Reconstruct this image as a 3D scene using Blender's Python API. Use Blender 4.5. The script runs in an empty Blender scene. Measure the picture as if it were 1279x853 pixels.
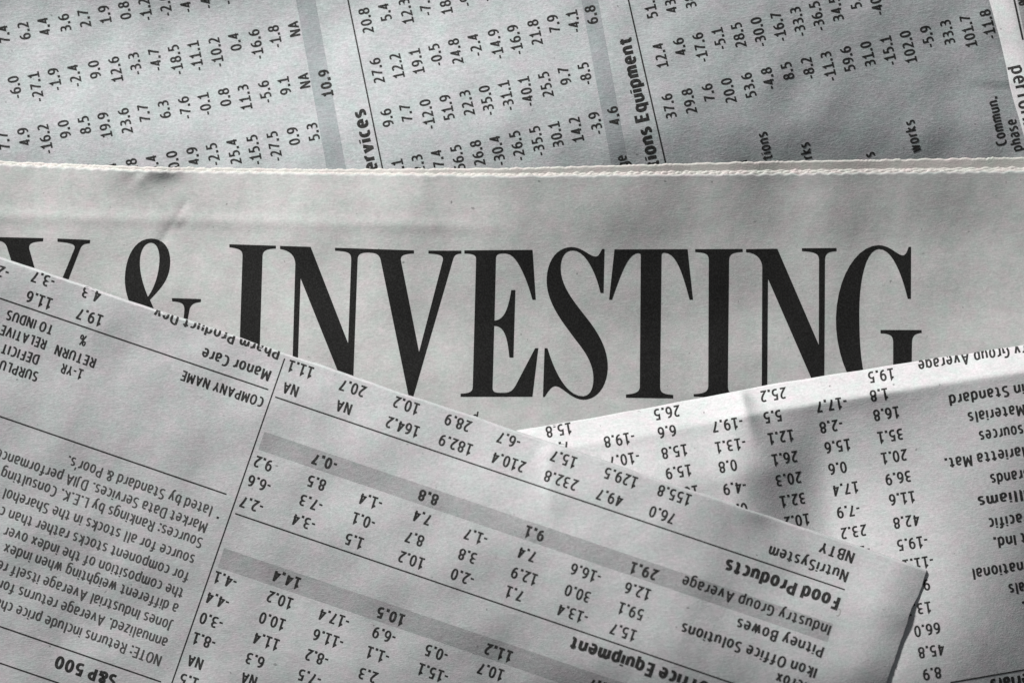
import bpy, bmesh, math, random
import numpy as np
from mathutils import Vector

random.seed(7)
rng = np.random.RandomState(11)
S = bpy.context.scene
COL = S.collection

# ------------------------------------------------------------------ camera
K = 0.00012            # metres per unit of the layout grid (0.12 mm)
CX, CY = 639.5, 426.5  # layout point under the lens
CAM_H = 0.62
cam_d = bpy.data.cameras.new("camera")
cam = bpy.data.objects.new("camera", cam_d)
COL.objects.link(cam)
cam.location = (0, 0, CAM_H)
cam.rotation_euler = (0, 0, 0)
cam_d.sensor_width = 36
cam_d.lens = 36 * CAM_H / (1279 * K)
cam_d.clip_start = 0.01
cam_d.clip_end = 20
cam_d.dof.use_dof = True
cam_d.dof.focus_distance = CAM_H - 0.0075
cam_d.dof.aperture_fstop = 18.0
S.camera = cam

# ------------------------------------------------------------------ light
world = bpy.data.worlds.new("World")
S.world = world
world.use_nodes = True
bg = world.node_tree.nodes['Background']
bg.inputs[0].default_value = (0.90, 0.95, 1.0, 1)
bg.inputs[1].default_value = 0.10

LEL = math.radians(20.5)                 # low window light from the upper left
LAZ = Vector((-0.64, 0.77, 0)).normalized()
LD = 0.80
ld = bpy.data.lights.new("window_light", 'AREA')
ld.shape = 'RECTANGLE'; ld.size = 0.11; ld.size_y = 0.07
ld.energy = 11.0
ld.color = (1.0, 0.985, 0.96)
lo = bpy.data.objects.new("window_light", ld)
COL.objects.link(lo)
lo.location = LAZ * (LD * math.cos(LEL)) + Vector((0, 0, LD * math.sin(LEL)))
lo.rotation_euler = (-lo.location).to_track_quat('-Z', 'Y').to_euler()

S.view_settings.view_transform = 'Standard'
S.view_settings.look = 'None'
S.view_settings.exposure = 0.0
S.view_settings.gamma = 1.0

# ------------------------------------------------------------------ helpers
def to_world(px, py, z):
    """layout grid (x right, y down, z up, all in grid units) -> metres.
    The grid was measured on the table plane, so higher paper is scaled in."""
    f = 1.0 - (z * K) / CAM_H
    return (px - CX) * K * f, (CY - py) * K * f, z * K

def link(o, parent=None):
    COL.objects.link(o)
    if parent is not None:
        o.parent = parent
    return o

def sstep(t):
    t = np.clip(t, 0, 1)
    return t * t * (3 - 2 * t)

def gauss(x, y, cx, cy, rx, ry, ang=0.0):
    a = math.radians(ang); ca, sa = math.cos(a), math.sin(a)
    dx, dy = x - cx, y - cy
    u = (dx * ca + dy * sa) / rx
    v = (-dx * sa + dy * ca) / ry
    return np.exp(-(u * u + v * v))

def waves(seed, n, lmin, lmax):
    r = np.random.RandomState(seed)
    L = r.uniform(lmin, lmax, n); A = r.uniform(0, 2 * math.pi, n); P = r.uniform(0, 6.28, n)
    def f(x, y):
        s = 0.0
        for l, a, p in zip(L, A, P):
            s = s + l * np.sin((x * math.cos(a) + y * math.sin(a)) * 2 * math.pi / l + p)
        return s / n / (2 * math.pi)      # mean slope is of order 1/sqrt(n)
    return f

def wob(seed, n, lmin, lmax):
    r = np.random.RandomState(seed)
    L = np.exp(r.uniform(math.log(lmin), math.log(lmax), n)); P = r.uniform(0, 6.28, n)
    def f(x):
        s = 0.0
        for l, p in zip(L, P):
            s = s + (l / lmax) ** 0.6 * np.sin(x * 2 * math.pi / l + p)
        return s / math.sqrt(n)
    return f

# ------------------------------------------------------------------ materials
def paper_material(name, base, blotch=0.10, speck=0.16, bump=0.5, seed=0.0, show=0.0):
    m = bpy.data.materials.new(name); m.use_nodes = True
    nt = m.node_tree; N = nt.nodes; Lk = nt.links
    b = N['Principled BSDF']
    b.inputs['Roughness'].default_value = 0.9
    b.inputs['Specular IOR Level'].default_value = 0.12
    tc = N.new('ShaderNodeTexCoord')
    def noise(scale, detail=3, stretch=None, off=(0, 0, 0), rough=0.6):
        mp = N.new('ShaderNodeMapping')
        mp.inputs['Location'].default_value = (off[0] + seed, off[1] - seed, off[2])
        if stretch:
            mp.inputs['Scale'].default_value = (stretch[0], stretch[1], 1)
            mp.inputs['Rotation'].default_value = (0, 0, stretch[2])
        Lk.new(tc.outputs['Object'], mp.inputs['Vector'])
        n = N.new('ShaderNodeTexNoise')
        n.inputs['Scale'].default_value = scale
        n.inputs['Detail'].default_value = detail
        n.inputs['Roughness'].default_value = rough
        Lk.new(mp.outputs[0], n.inputs['Vector'])
        return n
    def math_(op, a, c, d=None):
        x = N.new('ShaderNodeMath'); x.operation = op
        for i, v in enumerate((a, c, d)):
            if v is None: continue
            if isinstance(v, (int, float)): x.inputs[i].default_value = v
            else: Lk.new(v, x.inputs[i])
        return x.outputs[0]
    big = noise(60, 3)                       # cloudy sheet formation
    mid = noise(420, 3, off=(3, 1, 0))       # mottling
    fine = noise(2600, 3, off=(5, 2, 0), rough=0.75)   # pulp grain
    def strands(rot, off, scale=1500):
        n = noise(scale, 1, stretch=(0.28, 1.0, rot), off=off, rough=0.5)
        n.inputs['Distortion'].default_value = 1.6
        a = math_('ABSOLUTE', math_('SUBTRACT', n.outputs[0], 0.5), None)
        r = N.new('ShaderNodeMapRange'); r.clamp = True
        r.inputs[1].default_value = 0.0; r.inputs[2].default_value = 0.075
        r.inputs[3].default_value = 1.0; r.inputs[4].default_value = 0.0
        Lk.new(a, r.inputs[0]); return r
    fib1 = strands(0.55, (1, 7, 0)); fib2 = strands(-0.65, (8, 3, 0)); fib3 = strands(1.45, (4, 6, 0), 1100)
    v = math_('MULTIPLY_ADD', math_('SUBTRACT', big.outputs[0], 0.5), blotch, 1.0)
    v = math_('MULTIPLY_ADD', math_('SUBTRACT', mid.outputs[0], 0.5), blotch * 1.5, v)
    v = math_('MULTIPLY_ADD', math_('SUBTRACT', fine.outputs[0], 0.5), speck * 2.0, v)
    fsum = math_('ADD', math_('ADD', fib1.outputs[0], fib2.outputs[0]), fib3.outputs[0])
    v = math_('MULTIPLY_ADD', math_('SUBTRACT', fsum, 0.75), speck * 0.22, v)
    if show:      # print of the other side showing through, in columns
        s1 = noise(260, 2, stretch=(1.0, 0.16, 0.02), off=(6, 2, 0)); s2 = noise(200, 2, stretch=(0.2, 1.3, 0.02), off=(9, 5, 0))
        v = math_('MULTIPLY_ADD', math_('SUBTRACT', s1.outputs[0], 0.5), show * 1.6, v)
        v = math_('MULTIPLY_ADD', math_('SUBTRACT', s2.outputs[0], 0.5), show * 1.2, v)
    # small dark flecks of recycled ink
    fl = noise(1500, 0, off=(11, 4, 0))
    fr = N.new('ShaderNodeMapRange'); fr.clamp = True
    fr.inputs[1].default_value = 0.845; fr.inputs[2].default_value = 0.90
    fr.inputs[3].default_value = 0.0; fr.inputs[4].default_value = 0.45
    Lk.new(fl.outputs[0], fr.inputs[0])
    v = math_('SUBTRACT', v, fr.outputs[0])
    # faint colour drift of the pulp
    hue = noise(500, 2, off=(2, 9, 0))
    cr = N.new('ShaderNodeMix'); cr.data_type = 'RGBA'
    Lk.new(hue.outputs[0], cr.inputs['Factor'])
    cr.inputs['A'].default_value = (base[0] * 1.13, base[1] * 0.955, base[2] * 1.03, 1)
    cr.inputs['B'].default_value = (base[0] * 0.87, base[1] * 1.045, base[2] * 0.98, 1)
    vm = N.new('ShaderNodeVectorMath'); vm.operation = 'SCALE'
    Lk.new(cr.outputs['Result'], vm.inputs[0]); Lk.new(v, vm.inputs['Scale'])
    Lk.new(vm.outputs[0], b.inputs['Base Color'])
    h = math_('MULTIPLY_ADD', fine.outputs[0], 0.75, math_('MULTIPLY', mid.outputs[0], 0.7))
    h = math_('ADD', h, math_('MULTIPLY', fsum, 0.22))
    bp = N.new('ShaderNodeBump')
    bp.inputs['Strength'].default_value = bump
    bp.inputs['Distance'].default_value = 0.00006
    Lk.new(h, bp.inputs['Height']); Lk.new(bp.outputs[0], b.inputs['Normal'])
    return m

def ink_material(name, col=0.016, pale=0.12, amount=0.5, scale=3200):
    m = bpy.data.materials.new(name); m.use_nodes = True
    nt = m.node_tree; N = nt.nodes; Lk = nt.links
    b = N['Principled BSDF']
    b.inputs['Roughness'].default_value = 0.75
    b.inputs['Specular IOR Level'].default_value = 0.15
    tc = N.new('ShaderNodeTexCoord')
    n = N.new('ShaderNodeTexNoise'); n.inputs['Scale'].default_value = scale
    n.inputs['Detail'].default_value = 3; n.inputs['Roughness'].default_value = 0.75
    Lk.new(tc.outputs['Object'], n.inputs['Vector'])
    r = N.new('ShaderNodeMapRange'); r.clamp = True
    r.inputs[1].default_value = 0.42; r.inputs[2].default_value = 0.78
    r.inputs[3].default_value = 0.0; r.inputs[4].default_value = amount
    Lk.new(n.outputs[0], r.inputs[0])
    mx = N.new('ShaderNodeMix'); mx.data_type = 'RGBA'
    Lk.new(r.outputs[0], mx.inputs['Factor'])
    mx.inputs['A'].default_value = (col, col * 0.98, col * 0.95, 1)
    mx.inputs['B'].default_value = (pale, pale, pale, 1)
    Lk.new(mx.outputs['Result'], b.inputs['Base Color'])
    return m

M_BACK = paper_material("newsprint_bluish", (0.518, 0.542, 0.553), seed=0.0, speck=0.36, bump=0.45)
M_HEAD = paper_material("newsprint_masthead", (0.535, 0.540, 0.532), seed=1.3, speck=0.26, show=0.10, bump=0.32, blotch=0.17)
M_EDGE = paper_material("newsprint_yellowed", (0.590, 0.570, 0.540), seed=1.9, speck=0.16)
M_FRONT = paper_material("newsprint_grey", (0.530, 0.535, 0.543), seed=2.7, speck=0.28, bump=0.38, show=0.06)
M_RIGHT = paper_material("newsprint_pale", (0.625, 0.625, 0.633), seed=3.9, speck=0.27, bump=0.40)
M_BAND = paper_material("newsprint_screen_tint", (0.375, 0.378, 0.385), seed=5.1, speck=0.34)
M_BAND_BLUE = paper_material("bluish_screen_tint", (0.375, 0.402, 0.416), seed=6.1, speck=0.34)
M_INK = ink_material("small_type_ink", 0.020, 0.17, 0.5)
M_HINK = ink_material("headline_ink", 0.009, 0.09, 0.35, 4200)
M_GHOST = ink_material("show_through_ink", 0.36, 0.50, 1.0)
M_FINEINK = ink_material("fine_print_ink", 0.060, 0.24, 0.6)

# ------------------------------------------------------------------ stroke typeface
def ell(cx, cy, rx, ry, k=0.60):
    return [('M', cx, cy + ry),
            ('C', cx + rx * k, cy + ry, cx + rx, cy + ry * k, cx + rx, cy),
            ('C', cx + rx, cy - ry * k, cx + rx * k, cy - ry, cx, cy - ry),
            ('C', cx - rx * k, cy - ry, cx - rx, cy - ry * k, cx - rx, cy),
            ('C', cx - rx, cy + ry * k, cx - rx * k, cy + ry, cx, cy + ry), ('Z',)]

def P(s):
    out, t = [], s.split(); i = 0
    while i < len(t):
        c = t[i]; n = {'M': 2, 'L': 2, 'C': 6, 'Z': 0}[c]
        out.append((c,) + tuple(float(v) for v in t[i + 1:i + 1 + n])); i += 1 + n
    return out

X = 0.70
G = {   # glyph: (centre-line width, path); heights 0..1 are the digit height
 '0': (.39, ell(.195, .5, .195, .5)),
 '1': (.36, P("M .0 .80 C .09 .85 .17 .92 .20 1 L .20 0 M -.04 0 L .45 0")),
 '2': (.38, P("M .02 .92 C .14 1.02 .35 1.05 .35 .75 C .35 .50 .12 .25 .0 0 L .39 0")),
 '3': (.38, P("M .02 .95 C .18 1.03 .35 .98 .35 .77 C .35 .60 .24 .53 .11 .53 C .28 .53 .38 .44 .38 .27 C .38 .02 .18 -.04 0 .04")),
 '4': (.41, P("M .41 .27 L 0 .27 L .27 1 L .29 1 L .29 0")),
 '5': (.38, P("M .35 1 L .06 1 L .045 .57 C .20 .65 .38 .56 .38 .31 C .38 .02 .18 -.04 .0 .04")),
 '6': (.39, P("M .33 .98 C .10 1.0 .0 .78 .0 .36 C 0 -.12 .39 -.12 .39 .30 C .39 .68 .08 .68 .01 .42")),
 '7': (.37, P("M 0 1 L .37 1 L .37 .96 C .28 .72 .15 .40 .10 0")),
 '8': (.39, ell(.195, .765, .165, .235) + ell(.195, .265, .195, .265)),
 '9': (.39, P("M .06 .02 C .29 .0 .39 .22 .39 .64 C .39 1.12 0 1.12 0 .70 C 0 .32 .31 .32 .38 .58")),
 '-': (.27, P("M 0 .36 L .27 .36")),
 '&': (.48, P("M .48 0 C .34 .20 .06 .62 .06 .80 C .06 1.04 .33 1.06 .33 .82 C .33 .62 0 .56 0 .25 C 0 -.08 .40 -.08 .43 .45")),
 'A': (.46, P("M 0 0 L .22 1 L .24 1 L .46 0 M .08 .30 L .38 .30")),
 'B': (.37, P("M 0 1 L 0 0 L .16 0 C .44 0 .44 .53 .16 .53 L 0 .53 M .15 .53 C .38 .53 .38 1 .14 1 L 0 1")),
 'C': (.35, P("M .35 .96 C .10 1.08 0 .82 0 .50 C 0 .18 .10 -.08 .35 .04")),
 'D': (.41, P("M 0 1 L 0 0 L .10 0 C .34 0 .41 .20 .41 .50 C .41 .80 .34 1 .10 1 L 0 1")),
 'E': (.31, P("M .34 1 L 0 1 L 0 0 L .34 0 M 0 .53 L .30 .53")),
 'F': (.29, P("M .30 1 L 0 1 L 0 0 M 0 .50 L .26 .50")),
 'G': (.40, P("M .37 .95 C .10 1.08 0 .82 0 .50 C 0 .12 .14 -.06 .39 .05 L .39 .48 L .24 .48")),
 'H': (.40, P("M 0 1 L 0 0 M .40 1 L .40 0 M 0 .53 L .40 .53")),
 'I': (.0, P("M 0 1 L 0 0")),
 'J': (.16, P("M .16 1 L .16 .12 C .16 -.12 .06 -.14 -.04 -.12")),
 'K': (.37, P("M 0 1 L 0 0 M .36 1 L .02 .50 L .39 0")),
 'L': (.27, P("M 0 1 L 0 0 L .28 0")),
 'M': (.54, P("M 0 0 L .04 1 L .07 1 L .27 .28 L .47 1 L .50 1 L .54 0")),
 'N': (.42, P("M 0 0 L 0 1 L .03 1 L .39 0 L .42 0 L .42 1")),
 'O': (.46, ell(.23, .5, .23, .5)),
 'P': (.35, P("M 0 0 L 0 1 L .12 1 C .43 1 .43 .44 .12 .44 L 0 .44")),
 'R': (.38, P("M 0 0 L 0 1 L .12 1 C .42 1 .42 .48 .12 .48 L 0 .48 M .16 .48 L .39 0")),
 'S': (.34, P("M .32 .94 C .12 1.06 .0 .92 .0 .76 C .0 .46 .34 .56 .34 .26 C .34 .02 .16 -.06 .0 .05")),
 'T': (.38, P("M 0 1 L .38 1 M .19 1 L .19 0")),
 'U': (.41, P("M 0 1 L 0 .32 C 0 -.10 .41 -.10 .41 .32 L .41 1")),
 'V': (.45, P("M 0 1 L .215 0 L .235 0 L .45 1")),
 'X': (.41, P("M 0 1 L .41 0 M .40 1 L .01 0")),
 'Y': (.42, P("M 0 1 L .21 .45 L .42 1 M .21 .47 L .21 0")),
 'a': (.31, P("M .03 .64 C .14 .76 .30 .74 .30 .50 L .30 .0 M .30 .40 C .12 .44 .0 .36 .0 .19 C .0 -.06 .22 -.06 .30 .14")),
 'b': (.34, P("M 0 1.05 L 0 .0 M 0 .14 C .10 -.06 .34 -.08 .34 .35 C .34 .78 .10 .76 0 .52")),
 'c': (.26, P("M .27 .66 C .08 .78 0 .58 0 .35 C 0 .12 .08 -.08 .27 .04")),
 'd': (.34, P("M .34 1.05 L .34 .0 M .34 .14 C .24 -.06 0 -.08 0 .35 C 0 .78 .24 .76 .34 .52")),
 'e': (.33, P("M .01 .36 L .33 .36 C .34 .82 0 .82 0 .35 C 0 .02 .12 -.07 .31 .04")),
 'f': (.24, P("M .30 1.02 C .16 1.06 .11 .98 .11 .86 L .11 0 M -.06 .67 L .28 .67")),
 'g': (.34, P("M .34 .70 L .34 -.05 C .34 -.34 .12 -.36 .03 -.27 M .34 .16 C .24 -.04 0 -.06 0 .36 C 0 .78 .24 .76 .34 .54")),
 'h': (.33, P("M 0 1.05 L 0 0 M 0 .46 C .08 .78 .33 .78 .33 .46 L .33 0")),
 'i': (.0, P("M 0 .70 L 0 0 M 0 .86 L 0 .98")),
 'k': (.31, P("M 0 1.05 L 0 0 M .29 .70 L .02 .36 L .32 0")),
 'l': (.07, P("M 0 1.05 L 0 .12 C 0 .02 .03 -.01 .08 .0")),
 'm': (.56, P("M 0 .70 L 0 0 M 0 .46 C .06 .78 .28 .78 .28 .46 L .28 0 M .28 .46 C .34 .78 .56 .78 .56 .46 L .56 0")),
 'n': (.33, P("M 0 .70 L 0 0 M 0 .46 C .08 .78 .33 .78 .33 .46 L .33 0")),
 'o': (.35, ell(.175, .35, .175, .36)),
 'p': (.34, P("M 0 .70 L 0 -.30 M 0 .14 C .10 -.06 .34 -.08 .34 .35 C .34 .78 .10 .76 0 .54")),
 'q': (.34, P("M .34 .70 L .34 -.30 M .34 .14 C .24 -.06 0 -.08 0 .35 C 0 .78 .24 .76 .34 .54")),
 'r': (.17, P("M 0 .70 L 0 0 M 0 .44 C .04 .66 .13 .72 .23 .69")),
 's': (.27, P("M .25 .66 C .10 .75 .0 .66 .0 .54 C .0 .32 .27 .40 .27 .18 C .27 .0 .12 -.04 .0 .04")),
 't': (.25, P("M .11 .92 L .11 .18 C .11 .02 .17 -.02 .29 .01 M -.06 .67 L .29 .67")),
 'u': (.33, P("M 0 .70 L 0 .26 C 0 -.08 .25 -.08 .33 .22 M .33 .70 L .33 0")),
 'v': (.34, P("M 0 .70 L .16 0 L .18 0 L .34 .70")),
 'w': (.52, P("M 0 .70 L .13 0 L .14 0 L .26 .66 L .38 0 L .39 0 L .52 .70")),
 'x': (.33, P("M 0 .70 L .33 0 M .32 .70 L .01 0")),
 'y': (.34, P("M 0 .70 L .17 .02 M .34 .70 L .15 -.14 C .11 -.27 .06 -.30 -.02 -.28")),
 'z': (.28, P("M 0 .70 L .28 .70 L .28 .68 L 0 .02 L 0 0 L .29 0")),
}
DOTS = {'.': [(0, 0)], ':': [(0, 0), (0, .56)], "'": None, ',': None, '%': None}

def flatten(path, sub):
    """-> list of (points, closed)"""
    out, cur = [], []
    closed = False
    for seg in path:
        if seg[0] == 'M':
            if len(cur) > 1: out.append((cur, False))
            cur = [(seg[1], seg[2])]
        elif seg[0] == 'L':
            x0, y0 = cur[-1]; x1, y1 = seg[1], seg[2]
            n = max(1, int(math.hypot(x1 - x0, y1 - y0) / sub))
            for i in range(1, n + 1):
                cur.append((x0 + (x1 - x0) * i / n, y0 + (y1 - y0) * i / n))
        elif seg[0] == 'C':
            x0, y0 = cur[-1]; _, a, b, c, d, e, f = seg
            n = 8
            for i in range(1, n + 1):
                t = i / n; u = 1 - t
                cur.append((u**3 * x0 + 3*u*u*t * a + 3*u*t*t * c + t**3 * e,
                            u**3 * y0 + 3*u*u*t * b + 3*u*t*t * d + t**3 * f))
        elif seg[0] == 'Z':
            out.append((cur[:-1], True)); cur = []
    if len(cur) > 1: out.append((cur, False))
    return out

def ribbon(pts, closed, w):
    """ribbon quads round a centre line; horizontals a little thinner"""
    n = len(pts); L, R = [], []
    for i in range(n):
        p = pts[i]
        a = pts[i - 1] if (i > 0 or closed) else None
        b = pts[(i + 1) % n] if (i < n - 1 or closed) else None
        def dirn(u, v):
            dx, dy = v[0] - u[0], v[1] - u[1]; l = math.hypot(dx, dy) or 1e-9
            return dx / l, dy / l
        d1 = dirn(a, p) if a is not None else None
        d2 = dirn(p, b) if b is not None else None
        if d1 is None: d1 = d2
        if d2 is None: d2 = d1
        def hw(d): return 0.5 * w * (0.86 + 0.14 * abs(d[1]))
        nx, ny = -(d1[1] + d2[1]), d1[0] + d2[0]
        l = math.hypot(nx, ny)
        if l < 1e-6: nx, ny, l = -d2[1], d2[0], 1.0
        nx /= l; ny /= l
        c = max(0.45, nx * -d2[1] + ny * d2[0])
        h = 0.5 * (hw(d1) + hw(d2)) / c
        L.append((p[0] + nx * h, p[1] + ny * h)); R.append((p[0] - nx * h, p[1] - ny * h))
    q = []
    for i in range(n if closed else n - 1):
        j = (i + 1) % n
        q.append((L[i], R[i], R[j], L[j]))
    return q

_cache = {}
def glyph(ch, w):
    key = (ch, w)
    if key in _cache: return _cache[key]
    q = []
    hw = w / 2
    def m(p):
        y = p[1] * 1.06 if (ch.islower() and p[1] < .8) else p[1]
        return (p[0] + hw, hw + y * (1 - w))
    if ch in G:
        W, path = G[ch]
        for k, (pts, cl) in enumerate(flatten(path, 0.10)):
            q += [(r, k) for r in ribbon([m(p) for p in pts], cl, w)]
        adv = W + w + (0.105 if w < .2 else 0.075)
        if ch in '0123456789': adv = 0.39 + w + 0.105
        if ch in '-': adv = W + w + 0.03
    elif ch in '.:':
        s = w * 1.25
        for (x, y) in DOTS[ch]:
            q.append((((0, y + s), (0, y), (s, y), (s, y + s)), 0))
        adv = s + 0.13
    elif ch in "',":
        y = 0.80 if ch == "'" else -0.12
        q.append((((0.02, y + .26), (0, y), (w * .7, y), (w, y + .26)), 0)); adv = w + 0.08
    elif ch == '%':
        for (cx, cy) in ((.13, .76), (.47, .24)):
            for (pts, cl) in flatten(ell(cx, cy, .11, .19), .1): q += [(r, 0) for r in ribbon(pts, cl, w * .75)]
        for (pts, cl) in flatten(P("M .12 0 L .48 1"), .1): q += [(r, 1) for r in ribbon(pts, cl, w * .7)]
        adv = .70
    else:
        adv = 0.27
    _cache[key] = (q, adv)
    return _cache[key]

def layout(text, w):
    x, q = 0.0, []
    for ch in text:
        g, adv = glyph(ch, w)
        for r, k in g: q.append(([(p[0] + x, p[1]) for p in r], k))
        x += adv
    return q, x - 0.105

def quads_to_object(name, quads, layer, surf, inside, mat, parent, lift):
    """quads in layout coordinates laid on a sheet surface"""
    if not quads: return None
    A = np.array([q for q, _ in quads], dtype=float)          # n,4,2
    k = np.array([k for _, k in quads])
    if inside is not None:
        cen = A.mean(axis=1)
        keep = inside(cen[:, 0], cen[:, 1])
        A = A[keep]; k = k[keep]
    if len(A) == 0: return None
    z = surf(A[:, :, 0], A[:, :, 1]) + lift + (k * 0.03)[:, None]
    wx, wy, wz = to_world(A[:, :, 0], A[:, :, 1], z)
    V = np.stack([wx, wy, wz], -1).reshape(-1, 3)
    o0 = V.mean(axis=0)
    me = bpy.data.meshes.new(name)
    n = len(A)
    # keep all faces pointing up
    e1 = A[:, 1] - A[:, 0]; e2 = A[:, 2] - A[:, 0]
    cr = e1[:, 0] * e2[:, 1] - e1[:, 1] * e2[:, 0]
    F = [(4*i, 4*i+1, 4*i+2, 4*i+3) if cr[i] < 0 else (4*i+3, 4*i+2, 4*i+1, 4*i) for i in range(n)]
    me.from_pydata([tuple(v) for v in (V - o0)], [], F)
    me.materials.append(mat)
    o = bpy.data.objects.new(name, me)
    o.location = tuple(o0)
    return link(o, parent)

def put_text(text, x, y, deg, size, sheet, anchor='e', bold=False, length=None, mat=None, name=None, weight=None, slant=0.0, clip=True):
    """deg: reading direction in the usual sense (y up). anchor: e/c/s = end, centre, start at
    mid height; E = end on the baseline."""
    w = weight or (0.212 if bold else 0.165)
    q, L = layout(text, w)
    sx = size if length is None else length / L
    a = math.radians(deg); ux, uy = math.cos(a), -math.sin(a)      # layout y runs down
    vx, vy = -math.sin(a), -math.cos(a)
    L *= sx
    x0 = {'e': L, 'E': L, 'c': L / 2, 's': 0, 'S': 0}[anchor]
    y0 = {'e': .5, 'E': 0, 'c': .5, 's': .5, 'S': 0}[anchor] * size
    out = []
    jw = random.uniform(-.2, .2)
    for r, k in q:
        rr = []
        for (gx, gy) in r:
            lx = (gx * sx + slant * gy * size) - x0; ly = gy * size - y0
            rr.append((x + lx * ux + ly * vx, y + lx * uy + ly * vy))
        out.append((rr, k))
    digits = any(c.isdigit() for c in text) or text == 'NA'
    nm = name or ('printed_number' if digits else 'printed_word')
    return quads_to_object(nm, out, 0, sheet['z'], sheet['inside'] if clip else None, mat or M_INK, sheet['root'], 0.22)

def strip_quads(p0, p1, width, step=4.0, cross=1):
    (x0, y0), (x1, y1) = p0, p1
    L = math.hypot(x1 - x0, y1 - y0); n = max(1, int(L / step))
    dx, dy = (x1 - x0) / L, (y1 - y0) / L; nx, ny = -dy, dx
    q = []
    for i in range(n):
        a, b = i * L / n, (i + 1) * L / n
        for c in range(cross):
            u, v = -width / 2 + width * c / cross, -width / 2 + width * (c + 1) / cross
            q.append((((x0 + dx*a + nx*u, y0 + dy*a + ny*u), (x0 + dx*a + nx*v, y0 + dy*a + ny*v),
                       (x0 + dx*b + nx*v, y0 + dy*b + ny*v), (x0 + dx*b + nx*u, y0 + dy*b + ny*u)), 0))
    return q

def put_rule(p0, p1, sheet, width=1.7):
    return quads_to_object('printed_rule', strip_quads(p0, p1, width, 3.0), 0, sheet['z'], sheet['inside'], M_INK, sheet['root'], 0.20)

def put_band(p0, p1, width, sheet, mat=None):
    return quads_to_object('shaded_band', strip_quads(p0, p1, width, 3.0, max(1, int(width / 3))), 0, sheet['z'], sheet['inside'], mat or M_BAND, sheet['root'], 0.10)

# ------------------------------------------------------------------ sheets of paper
def make_thing(name, label, cat, group=None, loc=(0, 0, 0)):
    e = bpy.data.objects.new(name, None)
    e.empty_display_size = 0.01
    e.location = loc
    link(e)
    e['label'] = label; e['category'] = cat
    if group: e['group'] = group
    return e

def axis_samples(a, b, cell, fine_from=None, fine=0.6, nfine=10):
    """a..b; near a the samples are close together (for a rounded cut edge)"""
    pts = [a]
    if fine_from:
        for i in range(nfine): pts.append(pts[-1] + fine)
    n = int((b - pts[-1]) / cell)
    pts += list(np.linspace(pts[-1], b, n + 1)[1:])
    return np.array(pts)

def sheet_mesh(name, origin, deg, us, vs, zfun, edge, parent, mat, thick=0.6, uedge=None):
    """grid in a rotated frame. u runs along the cut edge, v away from it.
    edge(u) shifts the v origin, so the edge can waver."""
    a = math.radians(deg)
    ux, uy = math.cos(a), math.sin(a); vx, vy = -math.sin(a), math.cos(a)
    U, V = np.meshgrid(us, vs)
    e = edge(U)
    fade = np.clip(1 - (V - vs[0]) / 60.0, 0, 1)
    VV = V + e * fade
    if uedge is not None:
        fu = np.clip(1 - (us[-1] - U) / 40.0, 0, 1)
        UU = U + uedge(V) * fu
    else: UU = U
    Xp = origin[0] + UU * ux + VV * vx
    Yp = origin[1] + UU * uy + VV * vy
    Z = zfun(Xp, Yp)
    wx, wy, wz = to_world(Xp, Yp, Z)
    nr, nc = U.shape
    me = bpy.data.meshes.new(name)
    Vt = np.stack([wx, wy, wz], -1).reshape(-1, 3)
    idx = np.arange(nr * nc).reshape(nr, nc)
    F = np.stack([idx[:-1, :-1], idx[1:, :-1], idx[1:, 1:], idx[:-1, 1:]], -1).reshape(-1, 4)
    me.vertices.add(len(Vt)); me.vertices.foreach_set('co', Vt.ravel())
    me.loops.add(F.size); me.loops.foreach_set('vertex_index', F.ravel())
    me.polygons.add(len(F))
    me.polygons.foreach_set('loop_start', np.arange(0, F.size, 4))
    me.polygons.foreach_set('loop_total', np.full(len(F), 4))
    me.polygons.foreach_set('use_smooth', np.ones(len(F), dtype=bool))
    me.update(); me.validate()
    me.materials.append(mat)
    o = bpy.data.objects.new(name, me)
    link(o, parent)
    s = o.modifiers.new('paper_thickness', 'SOLIDIFY')
    s.thickness = thick * K; s.offset = -1
    return o

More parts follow.
